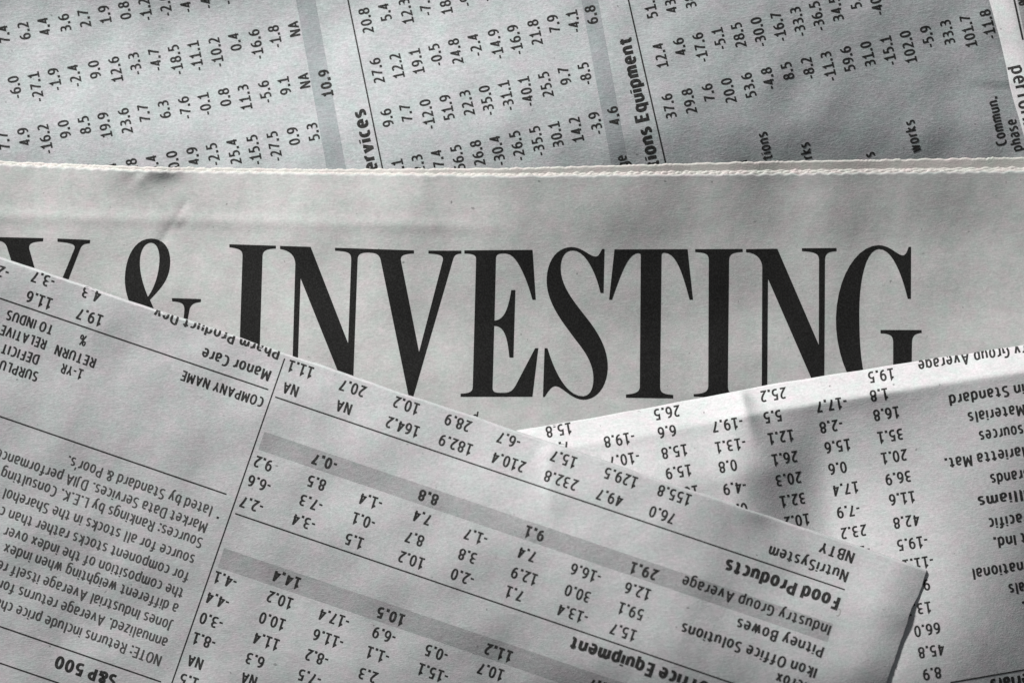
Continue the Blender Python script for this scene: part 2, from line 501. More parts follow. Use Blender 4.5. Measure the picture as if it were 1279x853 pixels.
LVEC = (LAZ.x, -LAZ.y)         # towards the window, in layout axes
def flat_level(x, y):
    """relative light on level paper across the table (the window is close)"""
    wx, wy, _ = to_world(x, y, 0)
    dx, dy, dz = lo.location.x - wx, lo.location.y - wy, lo.location.z
    r2 = dx * dx + dy * dy + dz * dz
    return (LD * LD / r2) * (dz / math.sqrt(r2)) / math.sin(LEL)
FLAT = 0.345; AMB = 0.045
def fit_sheet(tones, levels, x0, x1, y0, y1, step=75.0, sig=80.0, ridge=0.004):
    """a smooth lie for a sheet: slopes towards / away from the window and resting heights"""
    gx, gy = np.meshgrid(np.arange(x0, x1 + step, step), np.arange(y0, y1 + step, step))
    gx = gx.ravel(); gy = gy.ravel()
    rows, rhs = [], []
    for (x, y, s) in tones:
        lin = (s / 255.0) ** 2.2
        R = (lin - AMB) / ((FLAT - AMB) * flat_level(x, y))
        g = -(R - 1) * math.tan(LEL)
        dx, dy = x - gx, y - gy
        e = np.exp(-(dx * dx + dy * dy) / (2 * sig * sig))
        rows.append((-dx * LVEC[0] - dy * LVEC[1]) / (sig * sig) * e); rhs.append(g)
    for (x, y, z) in levels:
        dx, dy = x - gx, y - gy
        rows.append(np.exp(-(dx * dx + dy * dy) / (2 * sig * sig)) * 0.02); rhs.append(z * 0.02)
    A = np.array(rows); b = np.array(rhs)
    c = np.linalg.solve(A.T @ A + (ridge * 0.02) ** 2 * np.eye(len(gx)) * 10, A.T @ b)
    def f(x, y):
        x = np.asarray(x, dtype=float); y = np.asarray(y, dtype=float)
        o = np.zeros(np.broadcast(x, y).shape)
        for i in range(len(gx)):
            if abs(c[i]) < 1e-7: continue
            o = o + c[i] * np.exp(-((x - gx[i]) ** 2 + (y - gy[i]) ** 2) / (2 * sig * sig))
        return o
    return f

# brightness the pages should reach (x, y, grey): decides how the pile undulates
T1 = [(30,60,204),(30,160,200),(150,40,202),(150,150,200),(300,60,198),(300,160,198),(420,60,196),(420,160,194),(560,40,186),(560,160,186),
      (690,40,176),(690,150,180),(800,40,168),(800,150,172),(900,40,156),(900,150,162),(1000,30,142),(1000,110,144),(1000,180,150),
      (1100,30,136),(1100,110,130),(1100,175,142),(1200,30,132),(1200,80,116),(1200,165,146)]

T2 = [(40,240,184),(40,300,182),(120,250,186),(300,250,186),(300,290,182),(420,240,182),(420,400,190),(520,250,178),(500,420,192),(640,250,166),
      (640,400,188),(640,520,198),(760,250,154),(760,400,180),(760,480,186),(880,250,146),(880,400,172),(1000,250,140),(1000,400,166),(1120,250,132),(1180,350,150),
      (1180,430,160),(1260,240,138),(1260,310,136),(1260,410,158)]

T3 = [(30,480,172),(120,510,170),(220,560,170),(60,560,168),(40,660,160),(120,740,152),(200,680,160),(60,820,148),(240,760,156),(300,520,176),
      (420,530,176),(360,690,164),(480,580,172),(560,600,170),(640,620,172),(720,640,176),(820,670,186),(900,690,192),(980,690,200),(1060,720,208),(1110,735,226),
      (1120,760,204),(1100,800,168),(1070,840,156),(980,780,162),(900,770,160),(800,700,170),(700,690,164),(600,700,160),(500,740,156),(400,790,152),(520,830,150),(680,800,154),(840,830,156),(320,760,154)]

T4 = [(740,555,235),(830,560,232),(880,590,225),(830,590,235),(950,610,198),(950,560,200),(1010,540,138),(1010,580,150),(1075,530,140),(1075,590,148),(1080,650,152),
      (1150,530,156),(1150,590,150),(1150,650,142),(1230,510,190),(1230,560,168),(1230,650,146),(1200,730,132),(1265,700,122),(1265,600,140),(1180,800,134),(1260,800,126)]

EDGE0 = [(x, y, 0) for x in (-200, 200, 640, 1080, 1500) for y in (-180, 1050)] + [(-220, 430, 0), (1520, 430, 0)]
EDGE0 = [e for e in EDGE0 if not (e[0] > 1000 and e[1] > 1000)]
T4 += [(1270, 840, 134), (1200, 850, 132), (1270, 780, 130), (1340, 820, 134), (1340, 900, 140)]
T4b = [t for t in T4 if t[0] > 1010 and t[2] < 170]
fit_pile = fit_sheet(T1 + T2 + T3 + T4b, EDGE0, -250, 1550, -220, 1080, 120.0, 125.0, 0.06)
def levels_fit(pts, x0, x1, y0, y1, step, sig):
    return fit_sheet([], pts, x0, x1, y0, y1, step, sig, 0.03)
L3 = [(-250,300,5),(-250,700,5),(0,330,5),(0,600,6),(0,900,7),(250,410,5.5),(250,650,7),(250,900,9),(450,480,6),(450,700,14),(450,900,17),(600,525,8),(600,650,28),(600,850,31),
      (650,545,15),(700,560,32),(750,580,46),(700,700,42),(800,597,58),(800,720,54),(800,880,42),(860,612,62),(900,630,60),(920,760,44),(960,880,33),(960,650,46),(1000,665,32),(1000,800,28),(1080,690,21),(1080,760,20),
      (1159,711,8),(1145,750,6.5),(1130,800,6.5),(1110,860,7.5),(1050,900,21),(1060,1050,15),(600,1100,15),(0,1100,5)]
fit_front = levels_fit(L3, -320, 1300, 250, 1180, 85.0, 85.0)

PILE0 = 60.0           # the pages lie on a thick stack
_pile = waves(3, 5, 500, 900)
def pile(x, y):
    return PILE0 + 0.2 * _pile(x, y) + fit_pile(x, y)

# ---- heights (layout units, 1 = 0.12 mm)
crump_a = waves(21, 9, 60, 170)
crump_b = waves(22, 9, 70, 200)
crump_c = waves(23, 9, 60, 190)
crump_d = waves(24, 9, 60, 160)
fine_a = waves(31, 10, 14, 34)
fine_b = waves(32, 10, 14, 34)

def crease(x, y, p0, p1, depth, width, fall=25.0):
    """a sharp ridge along p0-p1 whose two flanks fall off"""
    (x0, y0), (x1, y1) = p0, p1
    L = math.hypot(x1 - x0, y1 - y0); dx, dy = (x1 - x0) / L, (y1 - y0) / L
    t = (x - x0) * dx + (y - y0) * dy
    d = -(x - x0) * dy + (y - y0) * dx
    m = sstep((t + fall) / fall) * sstep((L - t + fall) / fall)
    return depth * np.exp(-np.sqrt(d * d + 0.6) / width) * m

# back sheet of figures, at the top of the picture
def z_back(x, y):
    z = -11 + pile(x, y) + 0.15 * crump_a(x, y) + 0.05 * fine_a(x, y)
    # long roll over to the dark right side
    z = z + 2.5 * gauss(x, y, 1222, 72, 34, 38) + 1.2 * sstep((x - 1190) / 50) * sstep((107.5 - y + (x - 1235) * 0.05) / 5) * sstep((y - 60) / 40)
    d = y - 200
    z = z - 10 * sstep((y - 150) / 110)          # tucks under the folded section
    return z

# headline section, folded, lying across the picture
EF = lambda x: np.interp(x, [-300, 0, 180, 400, 640, 940, 1279, 1600], [203, 205.5, 213.5, 217, 220, 217.5, 214, 211])
EB = lambda x: np.interp(x, [-300, 0, 180, 400, 640, 940, 1279, 1600], [199, 201.5, 208.5, 211.5, 210, 202, 196.5, 190])

def z_head(x, y):
    z = 0 + pile(x, y) + 0.18 * crump_b(x, y) + 0.035 * fine_b(x, y)
    # dent with creases under the cut edge at the left
    z = z + 12.5 * gauss(x, y, 172, 200, 46, 29) + 3.5 * gauss(x, y, 204, 212, 22, 11)
    z = z + crease(x, y, (178, 226), (219, 273), 3.4, 12, 14)
    z = z - crease(x, y, (230, 258), (202, 300), 1.8, 5, 12)
    # faint pressed line, parallel to the fold
    l = y - (270 + x * 0.022)
    z = z + 1.3 * np.exp(-(l / 7.0) ** 2) * sstep((700 - x) / 200)
    return z

def z_right(x, y):
    # distance below the cut edge
    d = y - E4(x)
    z = 2 + pile(x, y) + 0.15 * crump_c(x, y) + 0.05 * fine_a(x + 90, y)
    # the rolled lip faces the window, the page behind it turns away
    w = 33.0; soft = 1.2
    sl = 0.86 + 0.05 * np.sin(x / 60.0) + 0.12 * sstep((900 - x) / 120)
    lip = sl * (w - soft * np.logaddexp(0, (w - d) / soft))
    z = z + np.maximum(lip, -1.5)
    right = sstep((x - (900 + (y - 486) * 0.10)) / 125)
    z = z - right * 11.0 * (1 - np.exp(-np.maximum(d - w, 0) / 42.0))
    z = z + (1 - right) * 28.0 * sstep((d - w + 14) / 95.0)
    z = z - right * 11.0 * sstep((d - 10) / 270.0)
    # pinch at the lip
    z = z + pinch(x, y)
    return z

def pinch(x, y):
    # ridge from the pinch point running down, steep to the right
    t = (y - 486) / 60.0
    cx = 924 + (y - 486) * 0.26
    m = sstep((y - 481) / 14) * sstep((575 - y) / 75)
    wr = 7 + 16 * np.clip(t, 0, 1)
    right = np.exp(-(np.maximum(x - cx, 0) / wr) ** 1.5)
    left = np.exp(-(np.maximum(cx - x, 0) / 42.0))
    return 13.0 * m * np.where(x > cx, right, left)

E4p = wob(41, 4, 60, 300)
def E4(x):
    return np.interp(x, [400, 638, 800, 960, 1100, 1279, 1700], [577, 539, 511, 480.5, 458, 430.5, 366]) + 0.5 * E4p(x)

def z_front(x, y):
    z = 2 + pile(x, y) + 0.22 * crump_d(x, y) + 0.05 * fine_b(x + 50, y - 30) + fit_front(x, y)
    z = z + 6.0 * gauss(x, y, 1116, 764, 46, 25, 18)
    # it drapes over whatever the right page does just under its upper edge
    u, v = frame3(x, y)
    g = z_right(x, y) + 1.6 - 0.30 * np.maximum(v - 6, 0) - 60 * sstep((690 - x) / 60) - 60 * sstep((x - 1090) / 60)
    k = 3.5
    z = z + k * np.logaddexp(0, (g - z) / k)
    return z

ROT3 = 18.62
C3 = (1159.0, 711.0)         # sharp corner of the front sheet
def frame3(x, y):
    a = math.radians(ROT3); dx, dy = x - C3[0], y - C3[1]
    return dx * math.cos(a) + dy * math.sin(a), -dx * math.sin(a) + dy * math.cos(a)
_e3 = wob(51, 6, 30, 420); _e3r = wob(52, 6, 10, 120)
def edge3(u): return 0.9 * _e3(u)
def right3(v): return -0.8 + 1.0 * _e3r(v) - 4.5 * np.exp(-((v - 52) / 16.0) ** 2) * 0 - 2.5 * sstep((v - 30) / 30)

def rim(z, d, drop=1.9, width=2.4):
    """the cut edge rolls down over its last two tenths of a millimetre"""
    return z - drop * (1 - np.clip(d / width, 0, 1)) ** 1.25

def zf3(x, y):
    u, v = frame3(x, y)
    return rim(z_front(x, y), v - edge3(u), 3.6, 2.8)
def zf4(x, y):
    z = rim(z_right(x, y), y - E4(x), 1.0, 2.0)
    u, v = frame3(x, y)
    dep = np.minimum(v, -u)                       # how far under the front page
    return np.where(dep > -2, np.minimum(z, z_front(x, y) - 1.6 - 4.0 * sstep(dep / 30)), z)

# ---- back sheet
root1 = make_thing('newspaper_page', 'bluish newspaper page of sideways stock figures along the top, behind the headline section', 'newspaper', 'stock table pages', tuple(to_world(600, 100, -12)))
rootO = {}
def fix_parent(root):
    """children are built in world space; shift them under the Empty"""
    for c in root.children:
        c.matrix_parent_inverse = root.matrix_world.inverted()

us = axis_samples(-260, 1560, 4.5)
vs = axis_samples(-200, 262, 4.5)
sheet_mesh('paper_sheet', (0, 0), 0, us, vs, z_back, lambda u: 0 * u, root1, M_BACK)
SH1 = dict(z=z_back, inside=None, root=root1)

# ---- page over its right end
_e5 = wob(61, 5, 30, 200)
ED5 = lambda y: np.interp(y, [-200, 0, 42, 84, 105, 130, 157, 200, 260], [1187, 1235, 1247, 1257, 1260.7, 1267, 1275, 1288, 1306]) + 0.4 * _e5(y)
def z_strip(x, y):
    d = x - ED5(y)
    z = z_back(ED5(y), y) + 5.5 + 0.1 * fine_a(x, y) + 0.85 * (24 - 5 * np.logaddexp(0, (24 - d) / 5.0)) + 0.1 * d
    z = z - 6 * sstep((y - 170) / 60)
    return rim(z, d, 1.0, 2.0)
root5 = make_thing('newspaper_page', 'narrow brightly lit page corner with large downward lettering at the top right edge', 'newspaper', 'stock table pages', tuple(to_world(1300, 60, 0)))
def strip_mesh():
    ys = np.arange(-200, 240, 4.0); ds = np.concatenate([np.arange(0, 6, 0.6), np.arange(6, 260, 4.5)])
    D, Y = np.meshgrid(ds, ys); Xp = ED5(Y) + D
    Z = z_strip(Xp, Y)
    wx, wy, wz = to_world(Xp, Y, Z)
    nr, nc = D.shape; idx = np.arange(nr * nc).reshape(nr, nc)
    F = np.stack([idx[:-1, :-1], idx[1:, :-1], idx[1:, 1:], idx[:-1, 1:]], -1).reshape(-1, 4)
    me = bpy.data.meshes.new('paper_sheet')
    me.from_pydata(np.stack([wx, wy, wz], -1).reshape(-1, 3).tolist(), [], F.tolist())
    me.polygons.foreach_set('use_smooth', np.ones(len(F), dtype=bool))
    me.materials.append(M_RIGHT)
    o = link(bpy.data.objects.new('paper_sheet', me), root5)
    s = o.modifiers.new('paper_thickness', 'SOLIDIFY'); s.thickness = .6 * K; s.offset = -1
strip_mesh()
SH5 = dict(z=z_strip, inside=lambda x, y: x > ED5(y) + 0.3, root=root5)

# ---- headline section: five leaves with a serrated cut edge
root2 = make_thing('newspaper_section', 'folded newspaper section with serrated edge and giant black serif headline, across the middle', 'newspaper', None, tuple(to_world(600, 350, 0)))
def leaf_edge(i, n):
    ef = wob(70 + i, 5, 9, 60); ph = random.uniform(0, 17); jag = wob(90 + i, 8, 3.0, 9.0)
    f = i / (n - 1)
    def e(x):
        tri = np.abs(((x + ph) / 17.0) % 1.0 - 0.5) * 4 - 1
        tri = np.sin(tri * 1.4)
        amp = 0.85 + 0.35 * np.sin(x / 140.0 + i) + 0.3 * np.sin(x / 37.0 + 2 * i)
        base = EF(x) * (1 - f) + EB(x) * f
        if 0 < i < n - 1:
            base = EF(x) - (EF(x) - EB(x)) * 0.30 * f * 1.35
        return base + amp * tri * (1 - 0.55 * (i == n - 1)) * (0.65 if i == 0 else 1.0) + 0.6 * ef(x) + 0.38 * jag(x) * (0.6 + 0.4 * np.sin(x / 23.0 + i))
    return e
NL = 5
LE = [leaf_edge(i, NL) for i in range(NL)]
def leaf_z(i):
    def f(x, y):
        d = y - LE[i](x)
        sag = 1.15 * i
        z = z_head(x, y) - sag
        # the leaves fan down a little towards their cut edge
        return z - 1.35 * (1 - np.clip(d / 2.0, 0, 1)) ** 1.3 * (1.0 if i else 0.6)
    return f
for i in reversed(range(NL)):
    us = axis_samples(-260, 1560, 1.1 if i < 5 else 3)
    if i == 0:
        vs = np.concatenate([np.arange(0, 6.5, 0.65), np.arange(7, 30, 3.0), np.arange(32, 640, 5.0)])
    else:
        vs = np.concatenate([np.arange(0, 5.2, 0.65), np.arange(6, 34, 5)])
    zf = leaf_z(i); e = LE[i]
    U, V = np.meshgrid(us, vs)
    if i == 0: us = axis_samples(-260, 1560, 1.6); U, V = np.meshgrid(us, vs)
    k = np.clip(1 - V / 40.0, 0, 1)
    Yp = V + 212 + (e(U) - 212) * k + 0 * U
    # keep the first rows parallel to the edge
    Yp = np.where(V <= 7, e(U) + V, Yp)
    Z = zf(U, Yp) if i == 0 else zf(U, Yp)
    wx, wy, wz = to_world(U, Yp, Z)
    nr, nc = U.shape; idx = np.arange(nr * nc).reshape(nr, nc)
    F = np.stack([idx[:-1, :-1], idx[1:, :-1], idx[1:, 1:], idx[:-1, 1:]], -1).reshape(-1, 4)
    me = bpy.data.meshes.new('page_leaf')
    me.vertices.add(nr * nc); me.vertices.foreach_set('co', np.stack([wx, wy, wz], -1).ravel())
    me.loops.add(F.size); me.loops.foreach_set('vertex_index', F.ravel())
    me.polygons.add(len(F)); me.polygons.foreach_set('loop_start', np.arange(0, F.size, 4))
    me.polygons.foreach_set('loop_total', np.full(len(F), 4))
    me.polygons.foreach_set('use_smooth', np.ones(len(F), dtype=bool))
    me.update(); me.validate()
    me.materials.append(M_HEAD if i == 0 else M_EDGE)
    o = link(bpy.data.objects.new('front_leaf' if i == 0 else 'page_leaf', me), root2)
    s = o.modifiers.new('paper_thickness', 'SOLIDIFY'); s.thickness = .6 * K; s.offset = -1
SH2 = dict(z=leaf_z(0), inside=None, root=root2)

# ---- right page with the rolled lip
root4 = make_thing('newspaper_page', 'crumpled upside-down stock page at the right, its rolled upper lip shining white', 'newspaper', 'stock table pages', tuple(to_world(1100, 650, 8)))
us = axis_samples(560, 1560, 3.6)
vs = np.concatenate([np.arange(0, 6, 0.6), np.arange(6, 80, 3.0), np.arange(80, 620, 4.5)])
U, V = np.meshgrid(us, vs)
Yp = E4(U) + V
wx, wy, wz = to_world(U, Yp, zf4(U, Yp))
nr, nc = U.shape; idx = np.arange(nr * nc).reshape(nr, nc)
F = np.stack([idx[:-1, :-1], idx[1:, :-1], idx[1:, 1:], idx[:-1, 1:]], -1).reshape(-1, 4)
me = bpy.data.meshes.new('paper_sheet'); me.from_pydata(np.stack([wx, wy, wz], -1).reshape(-1, 3).tolist(), [], F.tolist())
me.polygons.foreach_set('use_smooth', np.ones(len(F), dtype=bool)); me.materials.append(M_RIGHT)
o = link(bpy.data.objects.new('paper_sheet', me), root4)
s = o.modifiers.new('paper_thickness', 'SOLIDIFY'); s.thickness = .6 * K; s.offset = -1
SH4 = dict(z=zf4, inside=lambda x, y: y > E4(x) + 0.4, root=root4)

# ---- front page, lower left
root3 = make_thing('newspaper_page', 'upside-down stock table page on top of the pile, filling the lower left', 'newspaper', 'stock table pages', tuple(to_world(500, 700, 24)))
us = -axis_samples(0, 1500, 4.2, True, 0.7, 9)[::-1]
vs = axis_samples(0, 780, 4.2, True, 0.6, 9)
sheet_mesh('paper_sheet', C3, ROT3, us, vs, zf3, edge3, root3, M_FRONT, uedge=right3)
def inside3(x, y):
    u, v = frame3(x, y)
    return (v > edge3(u) + 0.6) & (u < -1)
SH3 = dict(z=zf3, inside=inside3, root=root3)

# ---- table under everything
def table():
    me = bpy.data.meshes.new('table_top'); bm = bmesh.new()
    bmesh.ops.create_cube(bm, size=1)
    for v in bm.verts: v.co = Vector((v.co.x * 0.9, v.co.y * 0.7, v.co.z * 0.02 - 0.0155))
    bmesh.ops.bevel(bm, geom=bm.edges[:], offset=0.002, segments=2, affect='EDGES')
    bm.to_mesh(me); bm.free()
    m = bpy.data.materials.new('dark_wood'); m.use_nodes = True
    m.node_tree.nodes['Principled BSDF'].inputs['Base Color'].default_value = (0.05, 0.035, 0.025, 1)
    w = m.node_tree.nodes.new('ShaderNodeTexWave'); w.inputs['Scale'].default_value = 30; w.inputs['Distortion'].default_value = 6
    c = m.node_tree.nodes.new('ShaderNodeMix'); c.data_type = 'RGBA'
    c.inputs['A'].default_value = (0.035, 0.022, 0.015, 1); c.inputs['B'].default_value = (0.075, 0.05, 0.033, 1)
    m.node_tree.links.new(w.outputs[1], c.inputs['Factor'])
    m.node_tree.links.new(c.outputs['Result'], m.node_tree.nodes['Principled BSDF'].inputs['Base Color'])
    me.materials.append(m)
    o = link(bpy.data.objects.new('table_top', me)); o['kind'] = 'structure'
table()

# ------------------------------------------------------------------ headline letters (outlines)
def fl(path, ox, oy, s):
    pts = []
    for seg in path:
        if seg[0] in 'ML': pts.append((seg[1], seg[2]))
        else:
            x0, y0 = pts[-1]; _, a, b, c, d, e, f = seg
            for i in range(1, 11):
                t = i / 10; u = 1 - t
                pts.append((u**3*x0 + 3*u*u*t*a + 3*u*t*t*c + t**3*e, u**3*y0 + 3*u*u*t*b + 3*u*t*t*d + t**3*f))
    return [(ox + x / s, oy + y / s) for x, y in pts]

def headline(loops, sheet):
    bm = bmesh.new(); edges = []
    for lp in loops:
        vs = [bm.verts.new((x, y, 0)) for x, y in lp]
        for i in range(len(vs)): edges.append(bm.edges.new((vs[i], vs[(i + 1) % len(vs)])))
    bmesh.ops.triangle_fill(bm, edges=edges, use_beauty=True, use_dissolve=False)
    xs = [p[0] for p in loops[0]]; ys = [p[1] for p in loops[0]]
    for lo_, hi, ax in ((min(xs), max(xs), 0), (min(ys), max(ys), 1)):
        c = math.floor(lo_ / 5) * 5 + 5
        while c < hi:
            co = (c, 0, 0) if ax == 0 else (0, c, 0); no = (1, 0, 0) if ax == 0 else (0, 1, 0)
            bmesh.ops.bisect_plane(bm, geom=bm.verts[:] + bm.edges[:] + bm.faces[:], plane_co=co, plane_no=no)
            c += 5
    P_ = np.array([v.co[:2] for v in bm.verts])
    z = sheet['z'](P_[:, 0], P_[:, 1]) + 0.22
    wx, wy, wz = to_world(P_[:, 0], P_[:, 1], z)
    W = np.stack([wx, wy, wz], -1); o0 = W.mean(axis=0)
    for v, p in zip(bm.verts, W - o0): v.co = p
    bmesh.ops.recalc_face_normals(bm, faces=bm.faces[:])
    if sum(f.normal.z for f in bm.faces) < 0: bmesh.ops.reverse_faces(bm, faces=bm.faces[:])
    me = bpy.data.meshes.new('headline_letter'); bm.to_mesh(me); bm.free()
    me.materials.append(M_HINK)
    o = bpy.data.objects.new('headline_letter', me); o.location = tuple(o0)
    return link(o, sheet['root'])

RA = (280, 280, 3.411); RB = (560, 280, 3.4125); RC = (860, 280, 3.4125); RD = (0, 190, 3.553)
def HL(frame, *paths): headline([fl(P(p), *frame) for p in paths], SH2)

HL(RA, "M 22 86 L 220 92 L 220 104 C 190 105 166 108 163 132 L 146 690 C 146 712 155 722 195 724 L 195 736 L 8 732 L 8 720 C 45 718 58 712 60 690 L 78 136 C 78 112 66 103 22 99")
HL(RA, "M 238 93 L 368 97 L 528 508 L 541 152 C 541 122 530 116 472 113 L 472 101 L 808 112 L 808 125 C 770 127 750 130 752 152 L 830 545 L 930 160 C 938 134 920 127 870 125 L 870 113 L 1010 113 L 1010 125 C 985 127 980 132 974 152 L 805 735 L 786 735 L 668 160 C 662 126 645 122 610 121 C 580 122 568 128 568 152 L 548 700 L 548 736 L 528 736 L 325 230 L 310 690 C 310 712 320 722 345 724 L 345 736 L 250 734 L 250 722 C 275 720 287 712 288 690 L 303 168 C 300 130 275 112 238 106")
HL(RB, "M 68 112 L 358 110 L 372 322 L 358 322 C 338 245 300 150 262 130 C 250 125 240 124 228 125 C 206 126 202 134 202 150 L 196 411 C 235 408 254 370 268 281 L 285 281 L 277 568 L 260 568 C 252 480 238 434 195 433 L 188 696 C 189 716 200 718 225 718 C 262 720 272 710 285 690 L 370 528 L 383 528 L 358 735 L 52 735 L 52 722 C 92 720 103 714 104 692 L 118 150 C 118 132 106 126 68 125")
HL(RB, "M 665 106 L 661 293 L 648 293 C 632 215 585 112 530 112 C 494 112 478 145 478 190 C 480 262 528 322 590 400 C 652 478 681 545 679 615 C 675 695 632 747 575 748 C 520 745 485 690 457 690 C 440 690 430 705 410 736 L 403 736 L 410 528 L 422 528 C 452 630 505 735 575 733 C 606 730 620 696 618 650 C 615 588 580 540 540 490 L 500 436 C 445 360 416 298 419 230 C 423 150 466 98 526 98 C 574 99 600 138 628 138 C 641 138 645 125 655 106")
HL(RB, "M 708 108 L 1019 107 L 1042 322 L 1028 322 C 1000 215 972 124 922 122 C 912 122 908 124 908 136 L 902 692 C 902 716 915 725 958 727 L 958 742 L 757 739 L 757 725 C 800 723 815 714 816 692 L 820 136 C 820 124 812 123 804 124 C 765 130 738 205 697 322 L 685 322")
HL(RC, "M 28 107 L 230 106 L 230 118 C 190 120 174 126 172 150 L 167 690 C 167 714 178 724 215 728 L 215 740 L 22 734 L 22 724 C 70 722 83 712 84 690 L 86 150 C 84 126 70 121 28 119")
HL(RC, "M 245 107 L 378 105 L 555 515 L 556 152 C 555 124 535 118 483 115 L 483 103 L 630 102 L 630 115 C 595 117 583 124 581 150 L 578 700 L 576 736 L 558 736 L 338 232 L 335 690 C 336 712 345 722 375 724 L 375 736 L 275 734 L 275 722 C 300 720 311 712 312 690 L 314 180 C 310 146 285 121 245 120")
HL(RC, "M 948 97 L 947 318 L 934 318 C 912 225 870 104 810 106 C 755 110 728 235 727 370 C 727 540 738 722 812 722 C 852 720 871 690 872 640 L 872 500 C 870 472 855 466 818 465 L 818 451 L 993 451 L 993 463 C 965 466 954 474 952 500 L 950 640 C 945 705 890 748 800 748 C 700 746 625 560 628 400 C 632 220 720 90 810 90 C 862 90 890 135 915 133 C 927 131 932 115 938 97")
HL(RD, "M -34 377 L 192 382 L 190 396 C 145 398 122 404 130 432 L 211 720 L 330 430 C 338 408 310 402 255 398 L 255 384 L 400 390 L 398 405 C 368 406 362 414 355 430 L 228 760 L 226 1000 L 130 1000 L 132 740 L 30 420 C 20 398 5 392 -34 391")
HL(RD, "M 670 384 C 722 384 755 420 755 485 C 755 565 712 605 665 655 L 700 735 L 760 850 C 800 820 815 760 818 700 C 818 672 805 664 764 662 L 762 648 L 892 652 L 890 665 C 855 668 845 680 840 700 C 830 760 815 830 790 885 L 815 925 L 700 925 L 685 900 C 600 930 530 900 540 800 C 545 750 560 710 577 676 C 560 630 553 600 554 555 C 558 460 600 384 670 384",
   "M 670 402 C 700 404 712 448 706 500 C 700 560 680 610 656 642 C 636 592 620 542 620 490 C 620 440 640 402 670 402")

put_text('ed', 595.5, 528.5, 0, 15, SH2, 'E', name='printed_word', weight=0.12, slant=0.15)

# ------------------------------------------------------------------ back page figures
def column(vals, p0, p1, n, deg, size, sheet, r0=0, bold=False):
    """vals on rows r0.., baseline-end anchors run from p0 (row 0) to p1 (row n)"""
    for i, v in enumerate(vals):
        if not v: continue
        f = (r0 + i) / n
        put_text(v, p0[0] + (p1[0] - p0[0]) * f + random.uniform(-.4, .4), p0[1] + (p1[1] - p0[1]) * f + random.uniform(-.4, .4),
                 deg + random.uniform(-.5, .5), size, sheet, 'E', bold)
# left table
column(["7.7", "4.9", "-16.2", "9.0", "8.5", "19.9", "23.6", "7.7", "6.3", "-7.6", "-0.1", "0.8", "11.3", "-5.6", "9.1", "NA"],
       (35, 159), (385, 90), 14, 101.3, 14.4, SH1, -1)
column(["-6.0", "-27.1", "-1.9", "-2.4", "9.0", "12.6", "-3.3", "-4.7", "-18.5", "-11.1", "-10.2", "0.4", "-16.6", "-1.8", "NA"],
       (23, 94), (373, 26), 14, 101.3, 14.4, SH1, 0)
column(["7.4", "6.2", "4.4", "3.6", "2.7", "1.9", "0.8", "-1.2", "-2.0", "-4.1", "-4.6", "-6.3", "-8.9", "-9.4"],
       (10, 31), (361, -38), 14, 101.3, 14.4, SH1, 0)
column(["10.4", "7.8", "6.4", "10.0", "4.9", "-2.5", "25.4", "-15.5", "-27.5", "0.9", "5.3"],
       (45, 222), (396, 153), 14, 101.3, 14.4, SH1, 4)
put_text("10.9", 410.5, 86, 101.3, 14.4, SH1, 'E', True)
# middle table
column(["9.6", "7.7", "-12.0", "51.9", "22.3", "-35.0", "-31.1", "-40.1", "25.5", "9.7", "-8.5"],
       (487.5, 135), (734.5, 77), 10, 102.3, 14.4, SH1)
column(["27.6", "12.2", "19.1", "-0.5", "24.8", "-2.4", "-14.9", "-16.9", "21.8", "7.9", "-4.1"],
       (474.5, 71.5), (720.5, 12), 10, 102.3, 14.4, SH1)
column(["20.8", "5.4", "12.3", "-7.7", "18.2", "-9.6", "-2.1", "-1.4"],
       (461, 9), (707, -50), 10, 102.3, 14.4, SH1)
column(["4.1", "12.3", "-7.4", "56.5", "26.8", "-30.4", "-26.5", "-35.5", "30.1", "14.2", "-3.9"],
       (502, 198), (747.5, 139), 10, 102.3, 14.4, SH1)
put_text("4.6", 771, 132, 102.3, 14.4, SH1, 'E', True, weight=.19)
put_text("6.8", 743, 6, 102.3, 14.4, SH1, 'E', True, weight=.19)
# right table
column(["37.6", "29.8", "7.6", "20.0", "53.6", "-4.8", "8.5", "-8.2", "-11.3", "59.6", "31.0", "-15.1", "102.0", "-5.9", "33.3", "101.7", "-11.8"],
       (839, 116.5), (1236, 11), 16, 103.3, 14.2, SH1)
column(["12.4", "4.6", "-17.6", "-5.1", "28.5", "-30.0", "-16.7", "-33.3", "-36.5", "34.5", "5.2", "-40.8", "7.1", "-3.9"],
       (828.5, 53), (1023.5, 1), 8, 103.3, 14.2, SH1)
column(["51.4", "43.1", "38.0"], (815, -9), (1010, -61), 8, 103.3, 14.2, SH1)
for t, x, y in (("ge", 782, 193), ("l", 933, 199), ("tions", 958, 164), ("rks", 1011, 177), ("s", 1092, 189), ("works", 1142, 149),
                ("Commun.", 1245, 120), ("phase", 1269, 148)):
    put_text(t, x, y, 102.5, 14.4, SH1, 'E', length=(62 if t == "Commun." else None))
put_text("Services", 456.5, 136, 102, 18.5, SH1, 'E', True, length=92)
put_text("ications Equipment", 788.5, 46, 102.5, 18.5, SH1, 'E', True, length=195)
put_rule((432, -12), (480, 222), SH1); put_rule((782, -12), (834, 216), SH1)
put_band((378, -20), (422, 222), 23.5, SH1, M_BAND_BLUE)
put_band((733, -18), (776, 216), 20.5, SH1, M_BAND_BLUE)
# strip page
put_text("performance", 1261.5, 84, -78, 18.5, SH5, 'S', weight=.16, length=128)
put_rule((1264, -12), (1277.5, 50), SH5, 2.2)
put_band((1276.5, -20), (1289, 40), 20, SH5)
put_text("%", 1271, -2, -78, 16, SH5, 'S', True)

